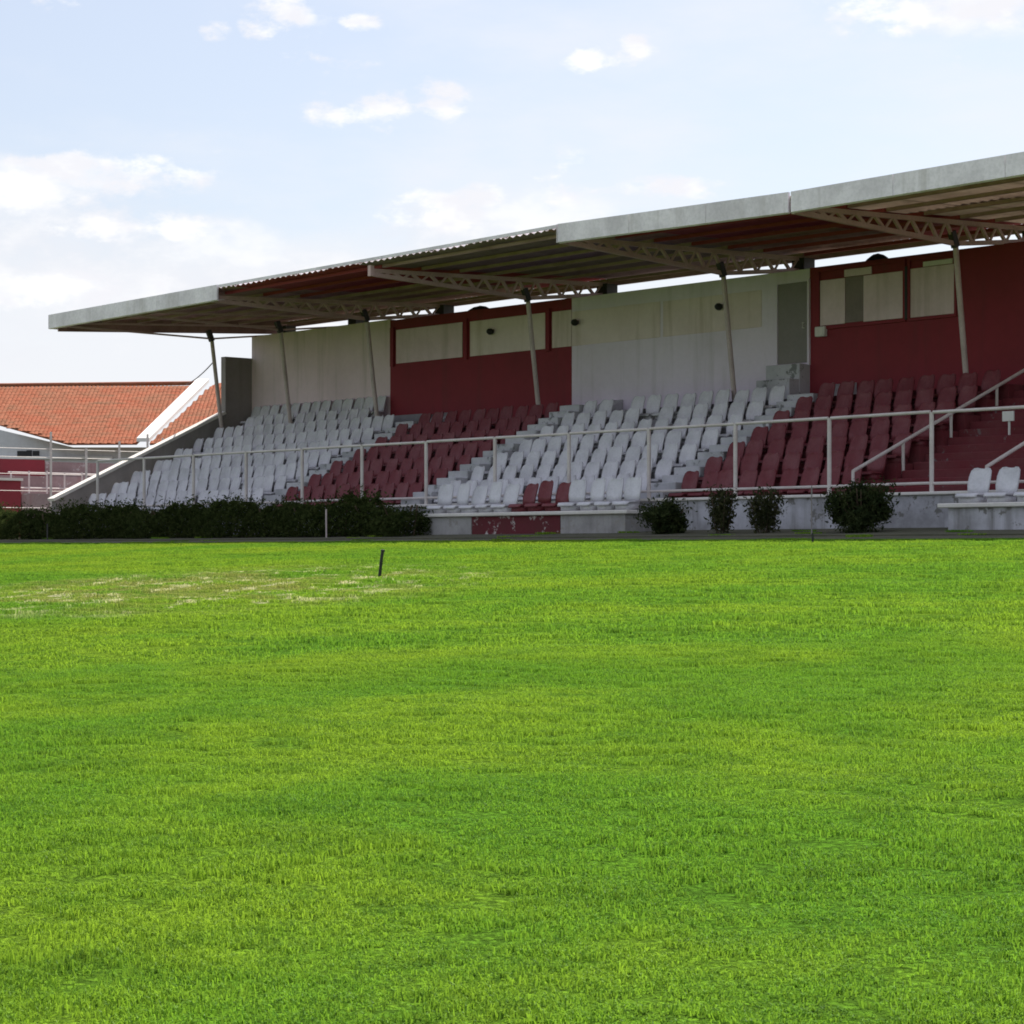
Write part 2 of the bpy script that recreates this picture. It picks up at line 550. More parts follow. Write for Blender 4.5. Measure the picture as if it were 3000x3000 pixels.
def sheet(name, xs, ys, mat, dz=0.0):
    X, Y = np.meshgrid(xs, ys)
    Z = zg(X, Y) + dz
    v = np.stack([X.ravel(), Y.ravel(), Z.ravel()], 1)
    nx, ny = len(xs), len(ys)
    i = (np.arange(ny - 1)[:, None] * nx + np.arange(nx - 1)[None]).ravel()
    f = np.stack([i, i + 1, i + 1 + nx, i + nx], 1)
    me = bpy.data.meshes.new(name)
    me.from_pydata(v.tolist(), [], f.tolist())
    me.materials.append(mat)
    me.polygons.foreach_set('use_smooth', [True] * len(me.polygons))
    o = link(name, me)
    o['kind'] = 'structure'
    return o


EDGE = -3.45
sheet('pitch', np.linspace(-60, 70, 420), np.concatenate([[-75, -50, -38], np.linspace(-32, EDGE, 150)]), M['pitch'])
sheet('ground', np.linspace(-60, 70, 60), np.array([EDGE - 0.3, EDGE, -3, -2, -1, 0, 2, 60]), M['soil'], -0.012)
far = MB()
far.box(-700, 700, -700, 700, -1.2, -0.9)
o = far.build('terrain', M['soil'])
o['kind'] = 'structure'
# kerb path between turf and stand
pth = MB()
pth.prism([(-2.5, 1.10), (-2.1, 1.10), (-2.1, 1.256), (-2.5, 1.232)], -60, 70)
tag(pth.build('path', M['soil']), kind='structure')


def grass():
    """short uneven turf: blade patches spread over the part of the pitch in view"""
    def patch(name, n, size, h, w, seed):
        r = np.random.default_rng(seed)
        p = r.uniform(-size / 2, size / 2, (n, 2))
        cl = r.uniform(-size / 2, size / 2, (9, 2))
        k = r.integers(0, 9, n)
        q = r.random(n) < 0.4
        p[q] = cl[k[q]] + r.normal(0, 0.02, (q.sum(), 2))
        a = r.uniform(0, 2 * math.pi, n)
        hh = h * r.uniform(0.55, 1.25, n)
        bend = hh * r.uniform(0.4, 1.8, n)
        b = r.uniform(0, 2 * math.pi, n)
        s = np.stack([np.cos(a), np.sin(a)], 1) * (w * r.uniform(0.7, 1.3, n))[:, None] / 2
        d = np.stack([np.cos(b), np.sin(b)], 1)
        v = np.zeros((n, 5, 3))
        v[:, 0, :2] = p - s
        v[:, 1, :2] = p + s
        mid = p + d * (bend * 0.35)[:, None]
        v[:, 2, :2] = mid + s * 0.8
        v[:, 3, :2] = mid - s * 0.8
        v[:, 2, 2] = v[:, 3, 2] = hh * 0.6
        v[:, 4, :2] = p + d * bend[:, None]
        v[:, 4, 2] = hh * (1 - 0.16 * (bend / hh) ** 2)
        v[:, :2, 2] = -0.01
        o = np.arange(n)[:, None] * 5
        quads = (o + np.array([[0, 1, 2, 3]])).tolist()
        tris = (o + np.array([[3, 2, 4]])).tolist()
        me = bpy.data.meshes.new(name)
        me.from_pydata(v.reshape(-1, 3).tolist(), [], quads + tris)
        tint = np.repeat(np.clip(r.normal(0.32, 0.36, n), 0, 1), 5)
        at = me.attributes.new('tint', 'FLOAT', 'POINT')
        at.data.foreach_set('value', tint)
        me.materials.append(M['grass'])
        return bpy.data.objects.new(name, me)
    near = [patch('blade_patch', 560, 0.22, 0.0145, 0.0035, s) for s in range(6)]
    farp = [patch('blade_patch', 300, 0.36, 0.0175, 0.0068, s + 50) for s in range(5)]
    cx, cy = 29.5, -26.9
    th = R(48.5)
    ax = np.array([-math.sin(th), math.cos(th)])
    rt = np.array([math.cos(th), math.sin(th)])

    def pts(t0, t1, step):
        g = np.arange(-60, 60, step)
        U, T = np.meshgrid(g, np.arange(t0, t1, step))
        U, T = U.ravel(), T.ravel()
        k = np.abs(U) < T * 0.36 + 3.6
        U, T = U[k], T[k]
        U = U + rng.uniform(-0.5, 0.5, len(U)) * step
        T = T + rng.uniform(-0.5, 0.5, len(T)) * step
        P = np.array([cx, cy]) + T[:, None] * ax + U[:, None] * rt
        k = P[:, 1] < EDGE - 0.02 + rng.uniform(-0.12, 0.12, len(P))
        k |= (P[:, 1] < -0.35) & (rng.random(len(P)) < 0.02)      # weeds in the strip before the stand
        return P[k], T[k]
    Pn, Tn = pts(-1.0, 13.0, 0.165)
    Pf, Tf = pts(12.8, 62.0, 0.28)
    P = np.concatenate([Pn, Pf])
    isfar = np.concatenate([np.zeros(len(Pn)), np.ones(len(Pf))])
    x, y = P[:, 0], P[:, 1]

    def vnoise(x, y, s, seed):
        r = np.random.default_rng(seed)
        G = r.random((256, 256))
        u, v = x * s + 1000, y * s + 1000
        i, j = np.floor(u).astype(int), np.floor(v).astype(int)
        fu, fv = u - i, v - j
        fu, fv = fu * fu * (3 - 2 * fu), fv * fv * (3 - 2 * fv)
        g = lambda a, b: G[a % 256, b % 256]
        return (g(i, j) * (1 - fu) + g(i + 1, j) * fu) * (1 - fv) + (g(i, j + 1) * (1 - fu) + g(i + 1, j + 1) * fu) * fv
    n = 0.5 * vnoise(x, y, 1.1, 1) + 0.3 * vnoise(x, y, 2.6, 2) + 0.2 * vnoise(x, y, 5.0, 3)
    hs = 0.7 + 0.7 * smooth01(0.25, 0.75, n) + rng.uniform(-0.12, 0.12, len(n))
    n2 = 0.6 * vnoise(x, y, 2.3, 5) + 0.4 * vnoise(x, y, 4.9, 6)
    hs *= np.where(n2 < 0.36, 0.8, 1.0)
    n3 = 0.55 * vnoise(x, y, 4.3, 8) + 0.45 * vnoise(x, y, 9.0, 9)
    keep = n3 > 0.075
    hs = np.where(y > EDGE, hs * 1.4, hs)
    hs = np.where(rng.random(len(x)) < 0.035, hs * 1.5, hs)
    x, y, hs, isfar = x[keep], y[keep], hs[keep], isfar[keep]
    z = zg(x, y)
    me = bpy.data.meshes.new('grass')
    me.from_pydata(np.stack([x, y, z], 1).tolist(), [], [])
    for nm, val in (('hs', hs), ('rz', rng.uniform(0, 6.283, len(x))), ('far', isfar)):
        at = me.attributes.new(nm, 'FLOAT', 'POINT')
        at.data.foreach_set('value', val.astype(np.float32))
    at = me.attributes.new('pick', 'INT', 'POINT')
    at.data.foreach_set('value', rng.integers(0, 30, len(x)).astype(np.int32))
    o = link('grass', me)
    tag(o, 'short bright green turf covering the whole playing field', 'grass', kind='stuff')
    ng = bpy.data.node_groups.new('grass_spread', 'GeometryNodeTree')
    ng.interface.new_socket('Geometry', in_out='INPUT', socket_type='NodeSocketGeometry')
    ng.interface.new_socket('Geometry', in_out='OUTPUT', socket_type='NodeSocketGeometry')
    N, L = ng.nodes, ng.links
    gi, go = N.new('NodeGroupInput'), N.new('NodeGroupOutput')

    def attr(nm, dt='FLOAT'):
        a = N.new('GeometryNodeInputNamedAttribute')
        a.data_type = dt
        a.inputs['Name'].default_value = nm
        return a.outputs[0]
    out = N.new('GeometryNodeJoinGeometry')
    for objs, isf in ((near, False), (farp, True)):
        jn = N.new('GeometryNodeJoinGeometry')
        for ob in objs:
            oi = N.new('GeometryNodeObjectInfo')
            oi.inputs['Object'].default_value = ob
            oi.inputs['As Instance'].default_value = True
            L.new(oi.outputs['Geometry'], jn.inputs[0])
        ip = N.new('GeometryNodeInstanceOnPoints')
        cmp_ = N.new('FunctionNodeCompare')
        cmp_.operation = 'GREATER_THAN' if isf else 'LESS_THAN'
        L.new(attr('far'), cmp_.inputs[0])
        cmp_.inputs[1].default_value = 0.5
        L.new(gi.outputs[0], ip.inputs['Points'])
        L.new(cmp_.outputs[0], ip.inputs['Selection'])
        L.new(jn.outputs[0], ip.inputs['Instance'])
        ip.inputs['Pick Instance'].default_value = True
        L.new(attr('pick', 'INT'), ip.inputs['Instance Index'])
        cr = N.new('ShaderNodeCombineXYZ')
        L.new(attr('rz'), cr.inputs[2])
        L.new(cr.outputs[0], ip.inputs['Rotation'])
        cs = N.new('ShaderNodeCombineXYZ')
        cs.inputs[0].default_value = cs.inputs[1].default_value = 1
        L.new(attr('hs'), cs.inputs[2])
        L.new(cs.outputs[0], ip.inputs['Scale'])
        L.new(ip.outputs[0], out.inputs[0])
    L.new(out.outputs[0], go.inputs[0])
    md = o.modifiers.new('spread', 'NODES')
    md.node_group = ng


grass()

# ------------------------------------------------------------------ grandstand
STAND = empty('grandstand', (-3, 2.5, 1.28),
              'long covered grandstand with maroon and grey walls behind the pitch', 'grandstand')
X0, X1 = -17.1, 14.0            # left end and the part beyond the right of the frame
YW = 5.5                        # back wall
RISE, TREAD, ZB = 0.285, 0.6, 1.85


def terrace(x0, x1, rows, mat, top=True):
    """solid stepped concrete of one seating block"""
    prof = [(0.0, ZB - 0.06)]
    for i in range(rows):
        ya = 0.0 if i == 0 else 0.2 + TREAD * i
        prof += [(ya, ZB + RISE * i), (0.2 + TREAD * (i + 1), ZB + RISE * i)]
    zt = ZB + RISE * rows
    if 0.2 + TREAD * rows < YW - 0.05:
        prof += [(0.2 + TREAD * rows, zt)]
        prof += [(YW - 0.002, zt)]
    else:
        prof[-1] = (YW - 0.002, ZB + RISE * (rows - 1))
    prof += [(YW - 0.002, 1.2), (0.0, 1.2)]
    m = MB()
    m.prism(prof, x0, x1)
    return m.build('terrace', mat, STAND)


def aisle(x0, x1, mat, n=15, part='aisle_stair', zoff=0.0):
    """stair of half steps; each step a piece of its own"""
    base = MB()
    base.prism([(0.03, 1.25), (YW - 0.01, 1.25), (YW - 0.01, ZB + 0.475 * YW - 0.3 + min(zoff, 0)), (0.25, ZB - 0.16 + min(zoff, 0)), (0.03, ZB - 0.16 + min(zoff, 0))], x0 + 0.02, x1 - 0.02)
    st = base.build(part, mat, STAND)
    for k in range(n):
        ya = 0.02 + 0.3 * k
        z = ZB + 0.06 + 0.1425 * k + zoff
        s = MB()
        s.box(x0 + 0.004, x1 - 0.004, ya, ya + 0.36, z - 0.26, z)
        s.build('step', mat, st, bevel=0.012)
    return st


# blocks along the stand, left to right
terrace(X0, -9.65, 9, M['block_step'])
aisle(-9.65, -9.0, M['white_step'])
terrace(-9.0, -4.2, 7, M['red_step'])
aisle(-4.2, -3.6, M['white_step'], zoff=0.1)
terrace(-3.6, 2.02, 7, M['block_step'])
aisle(2.02, 2.66, M['white_step'], 15)
terrace(2.66, 6.85, 7, M['red_step'])
aisle(6.85, 9.45, M['red_step'], 17, 'main_stair', -0.32)
terrace(9.45, X1, 7, M['red_step'])

# plinth under the front of the blocks
m = MB()
m.box(X0, X1, -0.12, -0.002, 1.15, ZB - 0.005)
m.build('plinth', M['plinth'], STAND)
m = MB()
m.box(X0, X1, -0.17, 0.05, ZB - 0.003, ZB + 0.045)
m.build('plinth_coping', M['cap_white'], STAND, bevel=0.01)

# left end: raking parapet with pale coping, then a higher stub wall
m = MB()
m.prism([(-0.12, 1.15), (4.7, 1.15), (4.7, 4.46), (-0.12, 2.22)], X0 - 0.2, X0 - 0.005)
par = m.build('end_parapet', M['concrete'], STAND)
m = MB()
m.bar((X0 - 0.1, -0.2, 2.22), (X0 - 0.1, 4.69, 4.49), 0.28, 0.07)
m.build('coping', M['cap_white'], par)
m = MB()
m.box(X0 - 0.2, X0 - 0.003, 4.703, YW + 0.1, 1.15, 5.9)
m.build('end_wall', M['stub_wall'], STAND)

# back wall panels
ZT = 6.42


def wall(x0, x1, z0, z1, mat, name='wall_panel', y0=YW, y1=YW + 0.2):
    m = MB()
    m.box(x0, x1, y0, y1, z0, z1)
    return m.build(name, mat, STAND)


wall(X0, -11.44, 1.3, ZT + 0.03, M['plaster_wall'], 'back_wall')
red_a = wall(-11.44, -5.19, 1.3, ZT, M['maroon_wall'], 'back_wall')
grey_b = wall(-5.19, 1.48, 1.3, ZT - 0.01, M['grey_wall'], 'back_wall')
red_c = wall(1.48, X1, 1.3, ZT, M['maroon_wall'], 'back_wall')
# flat coping and the rooms behind
m = MB()
m.box(X0, X1, YW + 0.2, 8.6, 1.3, ZT - 0.12)
m.build('rear_rooms', M['soil'], STAND)


def panel(x0, x1, z0, z1, mat, wall_, name='shutter_panel', proud=0.02, frame=None):
    m = MB()
    m.box(x0, x1, YW - proud, YW - 0.001, z0, z1)
    p = m.build(name, mat, wall_, bevel=0.006)
    if frame:
        f = MB()
        t, y0 = 0.045, YW - proud - 0.02
        f.box(x0 - t, x0, y0, YW - 0.002, z0 - t, z1 + t)
        f.box(x1, x1 + t, y0, YW - 0.002, z0 - t, z1 + t)
        f.box(x0, x1, y0, YW - 0.002, z0 - t, z0)
        f.box(x0, x1, y0, YW - 0.002, z1, z1 + t)
        f.build('frame', frame, p)
    return p


# commentary openings closed with pale panels, one long band
panel(-11.2, -8.80, 5.39, 6.18, M['board'], red_a)
panel(-8.53, -6.02, 5.385, 6.17, M['shutter'], red_a)
panel(-5.80, -5.195, 5.385, 6.165, M['shutter'], red_a)
panel(-5.185, -2.53, 5.385, 6.12, M['shutter'], grey_b, proud=0.012)
panel(-2.45, 0.25, 5.385, 6.11, M['shutter'], grey_b, proud=0.012)
panel(0.69, 1.455, 4.61, 6.17, M['door_grey'], grey_b, 'door', 0.03, M['grey_wall'])
for z in (-11.32, -8.66, -5.91):
    m = MB()
    m.box(z - 0.06, z + 0.06, YW - 0.06, YW - 0.001, 5.33, 6.24)
    m.build('mullion', M['maroon_wall'], red_a)
# boards closing the right-hand openings, unevenly fitted
panel(1.75, 2.36, 5.29, 6.15, M['board'], red_c, 'window_board', 0.02)
panel(2.365, 2.80, 5.30, 6.16, M['dark_board'], red_c, 'window_board', 0.012)
panel(2.805, 3.76, 5.285, 6.15, M['board'], red_c, 'window_board', 0.022)
panel(3.90, 4.90, 5.275, 6.17, M['board'], red_c, 'window_board', 0.02)
panel(2.35, 3.0, 6.165, 6.30, M['board'], red_c, 'window_board', 0.03)
panel(4.2, 4.86, 6.18, 6.27, M['cap_white'], red_c, 'window_board', 0.03)
dh = MB()
dh.tube([(1.36, YW - 0.032, 5.28), (1.36, YW - 0.075, 5.28), (1.36, YW - 0.075, 5.38), (1.36, YW - 0.032, 5.38)], 0.012, 6)
dh.build('door_handle', M['cap_white'], grey_b)
for xa, xb in ((1.69, 3.80), (3.86, 4.96)):
    f = MB()
    for a_, b_, c_, d_ in ((xa, xb, 5.215, 5.27), (xa, xb, 6.32, 6.37), (xa, xa + 0.05, 5.272, 6.318), (xb - 0.05, xb, 5.272, 6.318)):
        f.box(a_, b_, YW - 0.045, YW - 0.0015, c_, d_)
    f.build('window_frame', M['maroon_wall'], red_c)
m = MB()
m.box(3.80, 3.86, YW - 0.05, YW - 0.001, 5.25, 6.22)
m.build('mullion', M['black'], red_c)
# raised sill blocks up to the door
for k, (xa, xb, za, zb_) in enumerate(((0.62, 1.48, 4.28, 4.58), (0.62, 1.47, 4.0, 4.28))):
    m = MB()
    m.box(xa, xb, YW - 0.3 - 0.28 * k, YW - 0.003 - 0.29 * k, 3.4, zb_)
    m.build('door_step', M['white_step'], STAND, bevel=0.01)


# ------------------------------------------------------------------ roof on leaning columns and trusses
FRONT = [(-17.4, 6.60), (-10.3, 6.68), (0.46, 6.79), (0.48, 6.79), (5.93, 6.70), (14.2, 6.77)]


def zfront(x):
    for (a, za), (b, zb_) in zip(FRONT, FRONT[1:]):
        if x <= b:
            return za + (zb_ - za) * (x - a) / (b - a)
    return FRONT[-1][1]


ZREAR, YREAR = 6.95, 6.9


def zroof(x, y):
    zf = zfront(x) - 0.03
    return zf + (ZREAR - zf) * y / YREAR


m = MB()
ROOF = m.box(-17.3, 14.1, 6.74, 6.8, 6.78, 6.9).build('roof', M['purlin'], STAND)   # rear beam; sheets, purlins, trusses hang on it

def sheet_mesh(xa, xb, ya, yb, lift, mats):
    """corrugated roofing sheet with real waves and thickness"""
    waves = 6
    n = waves * 4
    top, bot = [], []
    vs, fs, mi = [], [], []
    for j, y in enumerate((ya, (ya + yb) / 2, yb)):
        for i in range(n + 1):
            x = xa + (xb - xa) * i / n
            z = zroof(x, y) + 0.022 * math.cos(2 * math.pi * i / 4) + lift
            vs.append((x, y, z))
    nt_ = len(vs)
    vs += [(x, y, z - 0.012) for x, y, z in vs]
    w = n + 1
    for j in range(2):
        for i in range(n):
            a = j * w + i
            fs.append((a, a + 1, a + 1 + w, a + w)); mi.append(0)
            fs.append((a + nt_, a + w + nt_, a + 1 + w + nt_, a + 1 + nt_)); mi.append(1)
    for i in range(n):
        fs.append((i, i + nt_, i + 1 + nt_, i + 1)); mi.append(0)
        a = 2 * w + i
        fs.append((a, a + 1, a + 1 + nt_, a + nt_)); mi.append(0)
    me = bpy.data.meshes.new('roof_sheet')
    me.from_pydata(vs, [], fs)
    for q in mats:
        me.materials.append(q)
    me.polygons.foreach_set('material_index', mi)
    me.polygons.foreach_set('use_smooth', [True] * len(fs))
    return link('roof_sheet', me, ROOF)


xs = np.linspace(-17.4, 14.2, 30)
for i in range(29):
    xa, xb = float(xs[i]), float(xs[i + 1])
    xm = (xa + xb) / 2
    front = M['sheet_brown']
    rear = M['sheet_brown']
    if -10.2 < xm < -5.0:
        front = M['sheet_maroon']
        rear = M['sheet_maroon'] if xm > -7.5 else M['sheet_brown']
    elif -5.0 <= xm < 0.5:
        front = rear = M['sheet_grey']
    elif 1.6 < xm < 6.0:
        front = M['sheet_maroon']
        rear = M['sheet_maroon'] if xm > 3 else M['sheet_brown']
    elif xm >= 6.0:
        front = rear = M['fibre']
    j = random.uniform(-0.02, 0.02)
    sheet_mesh(xa - 0.03, xb + 0.03, -0.06 + j, 3.5, 0.0 if i % 2 else 0.014, (M['fibre'] if front is M['fibre'] else M['galvanised'], front))
    sheet_mesh(xa - 0.03, xb + 0.03, 3.35, 6.95 + j, 0.03 if i % 2 else 0.044, (M['fibre'] if rear is M['fibre'] else M['galvanised'], rear))

TRUSS_X = [-16.9, -13.97, -10.6, -5.1, 0.48, 5.93, 11.4]
bays = [-17.38] + TRUSS_X + [14.15]
for y in (0.3, 1.3, 2.3, 3.3, 4.3, 5.3, 6.5):
    for a, b in zip(bays, bays[1:]):
        m = MB()
        za = zroof(a, y) - 0.07
        zb_ = zroof(b, y) - 0.07
        if a < 0.47 < b and False:
            pass
        m.bar((a + 0.01, y, za), (b - 0.01, y, zb_), 0.05, 0.062)
        xm = (a + b) / 2
        mt = 'sheet_maroon' if (-10.2 < xm < -5 and y < 3) or 0.5 < xm < 5.9 else 'purlin'
        m.build('purlin', M[mt], ROOF)

for i, x in enumerate(TRUSS_X):
    tr = empty('truss', (x, 4.15, 6.3))
    tr.parent = ROOF
    tr.matrix_parent_inverse = parent_inverse(ROOF)
    light = i < 2
    t = MB()
    zt = lambda y: zroof(x, y) - 0.17

    def zb(y):
        if y < 4.15:
            return (zroof(x, 0) - 0.24) + (6.30 - zroof(x, 0) + 0.24) * y / 4.15
        return 6.30 + (6.56 - 6.30) * (y - 4.15) / 2.35
    w = 0.035 if light else 0.066
    ch = w * 1.2
    t.bar((x, 0.03, zt(0.03)), (x, 6.5, zt(6.5)), w, ch)
    t.bar((x, 0.03, zb(0.03)), (x, 4.15, 6.30), w, ch)
    t.bar((x, 4.15, 6.30), (x, 6.5, 6.56), w, ch)
    ys = np.arange(0.05, 6.5, 0.48)
    C.objects.unlink(tr)
    bpy.data.objects.remove(tr)
    t.bar((x, 0.0, zb(0) - 0.04), (x, 0.0, zt(0) + 0.1), 0.09, 0.09)
    for k, y in enumerate(ys[:-1]):
        if light:
            break
        t.bar((x, y, zt(y)), (x, min(y + 0.26, 6.5), zb(min(y + 0.26, 6.5))), w * 0.7, w * 0.9)
        t.bar((x + 0.004, y + 0.26, zb(y + 0.26)), (x + 0.004, y + 0.48, zt(y + 0.48)), w * 0.45, w * 0.6)
    t.build('truss', M['truss_paint'], ROOF)
    # leaning tube column
    c = MB()
    c.tube([(x, 4.5, ZB + RISE * 7 - 0.15), (x, 4.15, 6.32)], 0.05, 12)
    col = c.build('column', M['column_paint'], STAND, smooth=False)
    b = MB()
    b.box(x - 0.14, x + 0.14, 4.36, 4.64, ZB + RISE * 7 + 0.001, ZB + RISE * 7 + 0.02)
    b.build('base_plate', M['dark_steel'], col)
    b = MB()
    b.bar((x, 4.16, 6.24), (x, 4.05, 6.5), 0.1, 0.12)
    b.build('head_bracket', M['dark_steel'], col)
    # short pier carrying the back end of the truss
    b = MB()
    b.box(x - 0.16, x + 0.16, 6.3, 6.62, 6.25, zroof(x, 6.5) - 0.16)
    b.build('roof_pier', M['dark_steel'], STAND)


def fascia(xa, xb, n):
    e = np.linspace(xa, xb, n + 1)
    for a, b in zip(e, e[1:]):
        a, b = float(a) + 0.004, float(b) - 0.004
        m = MB()
        vs = []
        za, zb_ = zfront(a), zfront(b)
        for x, z in ((a, za), (b, zb_)):
            vs += [(x, -0.13, z - 0.29), (x, -0.09, z - 0.31), (x, -0.09, z + 0.03), (x, -0.13, z + 0.035)]
        m.add(vs, [(0, 1, 2, 3), (7, 6, 5, 4), (0, 4, 5, 1), (1, 5, 6, 2), (2, 6, 7, 3), (3, 7, 4, 0)])
        # folded gutter bottom
        m.add([(a, -0.09, za - 0.30), (b, -0.09, zb_ - 0.30), (b, 0.06, zb_ - 0.27), (a, 0.06, za - 0.27),
               (a, -0.09, za - 0.285), (b, -0.09, zb_ - 0.285), (b, 0.06, zb_ - 0.255), (a, 0.06, za - 0.255)],
              [(0, 1, 2, 3), (4, 7, 6, 5), (0, 4, 5, 1), (2, 6, 7, 3), (0, 3, 7, 4), (1, 5, 6, 2)])
        m.build('fascia_panel', M['galvanised'], ROOF)


def edge_board(y0, y1, n):
    m = MB()
    x = -17.44
    for k in range(n):
        a, b = y0 + (y1 - y0) * k / n, y0 + (y1 - y0) * (k + 1) / n
        za, zb_ = zroof(x, a) + 0.05, zroof(x, b) + 0.05
        m = MB()
        m.add([(x - 0.04, a + 0.005, za - 0.37), (x, a + 0.005, za - 0.37), (x, a + 0.005, za), (x - 0.04, a + 0.005, za),
               (x - 0.04, b, zb_ - 0.37), (x, b, zb_ - 0.37), (x, b, zb_), (x - 0.04, b, zb_)],
              [(0, 1, 2, 3), (7, 6, 5, 4), (0, 4, 5, 1), (1, 5, 6, 2), (2, 6, 7, 3), (3, 7, 4, 0)])
        m.build('edge_board', M['sheet_brown'], ROOF)


edge_board(0.14, 6.9, 3)
for a, b in ((-10.29, -6.8), (-6.79, -3.2), (-3.19, 0.43)):
    m = MB()
    m.bar((a, -0.10, zfront(a) + 0.0), (b, -0.10, zfront(b) + 0.0), 0.02, 0.06)
    m.build('edge_trim', M['galvanised'], ROOF)
fascia(-17.42, -10.3, 3)
fascia(0.46, 5.90, 3)
fascia(5.945, 14.2, 4)
for x in (-17.42, 0.45):
    m = MB()
    m.box(x - 0.012, x, -0.135, 0.12, zfront(x) - 0.3, zfront(x) + 0.03)
    m.build('fascia_end', M['galvanised'], ROOF)

# ------------------------------------------------------------------ seats
def seat_parts():
    """moulded plastic shell: curved pan and curved backrest with rounded shoulders"""
    w, nx = 0.40, 8
    def shell(rows, th):
        vs, fs = [], []
        nr = len(rows)
        for (y, z, hw, dish) in rows:
            for i in range(nx + 1):
                s = -1 + 2 * i / nx
                vs.append((s * hw, y - dish * (abs(s) ** 2.2), z + dish * 0.55 * abs(s) ** 2.2))
        n0 = len(vs)
        ny_, nz_ = th
        vs += [(x, y + ny_, z + nz_) for x, y, z in vs]
        W = nx + 1
        for j in range(nr - 1):
            for i in range(nx):
                a = j * W + i
                fs.append((a, a + 1, a + 1 + W, a + W))
                fs.append((a + n0, a + W + n0, a + 1 + W + n0, a + 1 + n0))
        rim = [i for i in range(W)] + [j * W + nx for j in range(1, nr)] + [(nr - 1) * W + i for i in range(nx - 1, -1, -1)] + [j * W for j in range(nr - 2, 0, -1)]
        for a, b in zip(rim, rim[1:] + rim[:1]):
            fs.append((a, a + n0, b + n0, b))
        return vs, fs
    pan = MB()
    pan.add(*shell([(0.0, 0.11, 0.17, 0.0), (0.04, 0.145, 0.185, 0.0), (0.2, 0.135, 0.185, 0.01), (0.36, 0.125, 0.175, 0.02)], (0.0, -0.03)))
    pan.box(-0.15, 0.15, 0.06, 0.34, 0.0, 0.11)
    back = MB()
    back.add(*shell([(0.352, 0.125, 0.172, 0.035), (0.39, 0.23, 0.185, 0.06), (0.43, 0.36, 0.183, 0.06), (0.455, 0.45, 0.168, 0.05),
                     (0.468, 0.495, 0.13, 0.04), (0.472, 0.508, 0.08, 0.03)], (0.022, -0.004)))
    return pan, back


SEAT_MESH = {}
for colr in ('white', 'red'):
    pan, back = seat_parts()
    ms = M[colr + '_seat']
    a = pan.build('seat_pan', ms, smooth=True)
    b = back.build('backrest', ms, smooth=True)
    SEAT_MESH[colr] = (a.data, b.data)
    for q in (a, b):
        bpy.data.objects.remove(q)


def seat(loc, colr, label, group, rot=0.0, tilt=0.0):
    r = empty('stadium_seat', loc, label, 'seat', group)
    r.rotation_euler = (tilt, 0, rot)
    for nm, me in zip(('seat_pan', 'backrest'), SEAT_MESH[colr]):
        o = bpy.data.objects.new(nm, me)
        C.objects.link(o)
        o.parent = r
    return r


ORD = ['first', 'second', 'third', 'fourth', 'fifth', 'sixth', 'seventh', 'eighth', 'ninth', 'tenth', 'eleventh',
       'twelfth', 'thirteenth', 'fourteenth', 'fifteenth', 'sixteenth', 'seventeenth']
missing = {('w', 4, 2), ('m', 6, 2), ('m', 5, 5)}


def block(key, x0, x1, n, rows, colr, where, group):
    step = (x1 - x0) / n
    for i in range(rows):
        y = 0.2 + TREAD * i + (0.085 if i < 8 else -0.02)
        z = ZB + RISE * i
        count = 0
        for k in range(n):
            x = x0 + step * (k + 0.5)
            if key == 'w' and i >= 7 and x > -11.6:
                continue
            if (key, i, k) in missing or any(abs(x - tx) < 0.2 for tx in TRUSS_X) and i == 7:
                continue
            seat((x + random.uniform(-0.012, 0.012), y + random.uniform(-0.02, 0.02), z), colr,
                 f'{colr} plastic seat in {where} block, {ORD[i]} row up, {ORD[count]} from left', group,
                 random.uniform(-0.06, 0.06), random.uniform(-0.03, 0.04) if i < 8 else 0.02)
            count += 1


block('w', -16.95, -9.7, 17, 9, 'white', 'far left white', 'white seats of the far left block')
block('r', -8.9, -4.25, 10, 7, 'red', 'left maroon', 'maroon seats of the left maroon block')
block('m', -3.56, 2.0, 12, 7, 'white', 'middle white', 'white seats of the middle block')
block('q', 2.72, 6.8, 9, 7, 'red', 'right maroon', 'maroon seats of the right maroon block')

# ------------------------------------------------------------------ bench platforms with single seats in front of the fence
def bench(x0, x1, label, segs):
    r = empty('bench_platform', ((x0 + x1) / 2, -0.7, 1.25), label, 'bench', 'benches in front of the stand')
    m = MB()
    m.box(x0, x1, -1.05, -0.18, 1.625, 1.69)
    m.build('slab', M['cap_white'], r, bevel=0.012)
    for a, b, mt in segs:
        m = MB()
        m.box(a, b, -0.98, -0.3, 1.2, 1.622)
        m.build('support_wall', mt, r)
    return r


bench(-2.45, 3.15, 'worn concrete bench with a maroon panel below three maroon seats',
      [(-2.35, -0.9, M['bench_grey']), (-0.885, 1.45, M['bench_maroon']), (1.465, 3.05, M['bench_grey'])])
bench(9.55, 13.2, 'worn pale bench at the right edge beneath the stair handrails', [(9.7, 13.1, M['plinth'])])
names = ['white'] * 5 + ['red'] * 3 + ['white'] * 4
for k, colr in enumerate(names):
    x = -2.06 + k * 0.447
    pos = (f'{ORD[k]} from left of the five white left of the maroon seats' if k < 5 else
           ['left one', 'middle one', 'right one'][k - 5] + ' of three between white seats' if k < 8 else
           f'{ORD[k - 8]} of four white right of the maroon seats')
    colw = 'white' if colr == 'white' else 'maroon'
    if k in (5, 6, 7):
        lab = f'maroon bench seat in front of the fence, {pos}'
    else:
        lab = f'bench seat, {pos}'
    seat((x, -0.92, 1.69), colr, lab, 'seats on the concrete benches', random.uniform(-0.14, 0.14), random.uniform(-0.03, 0.12))
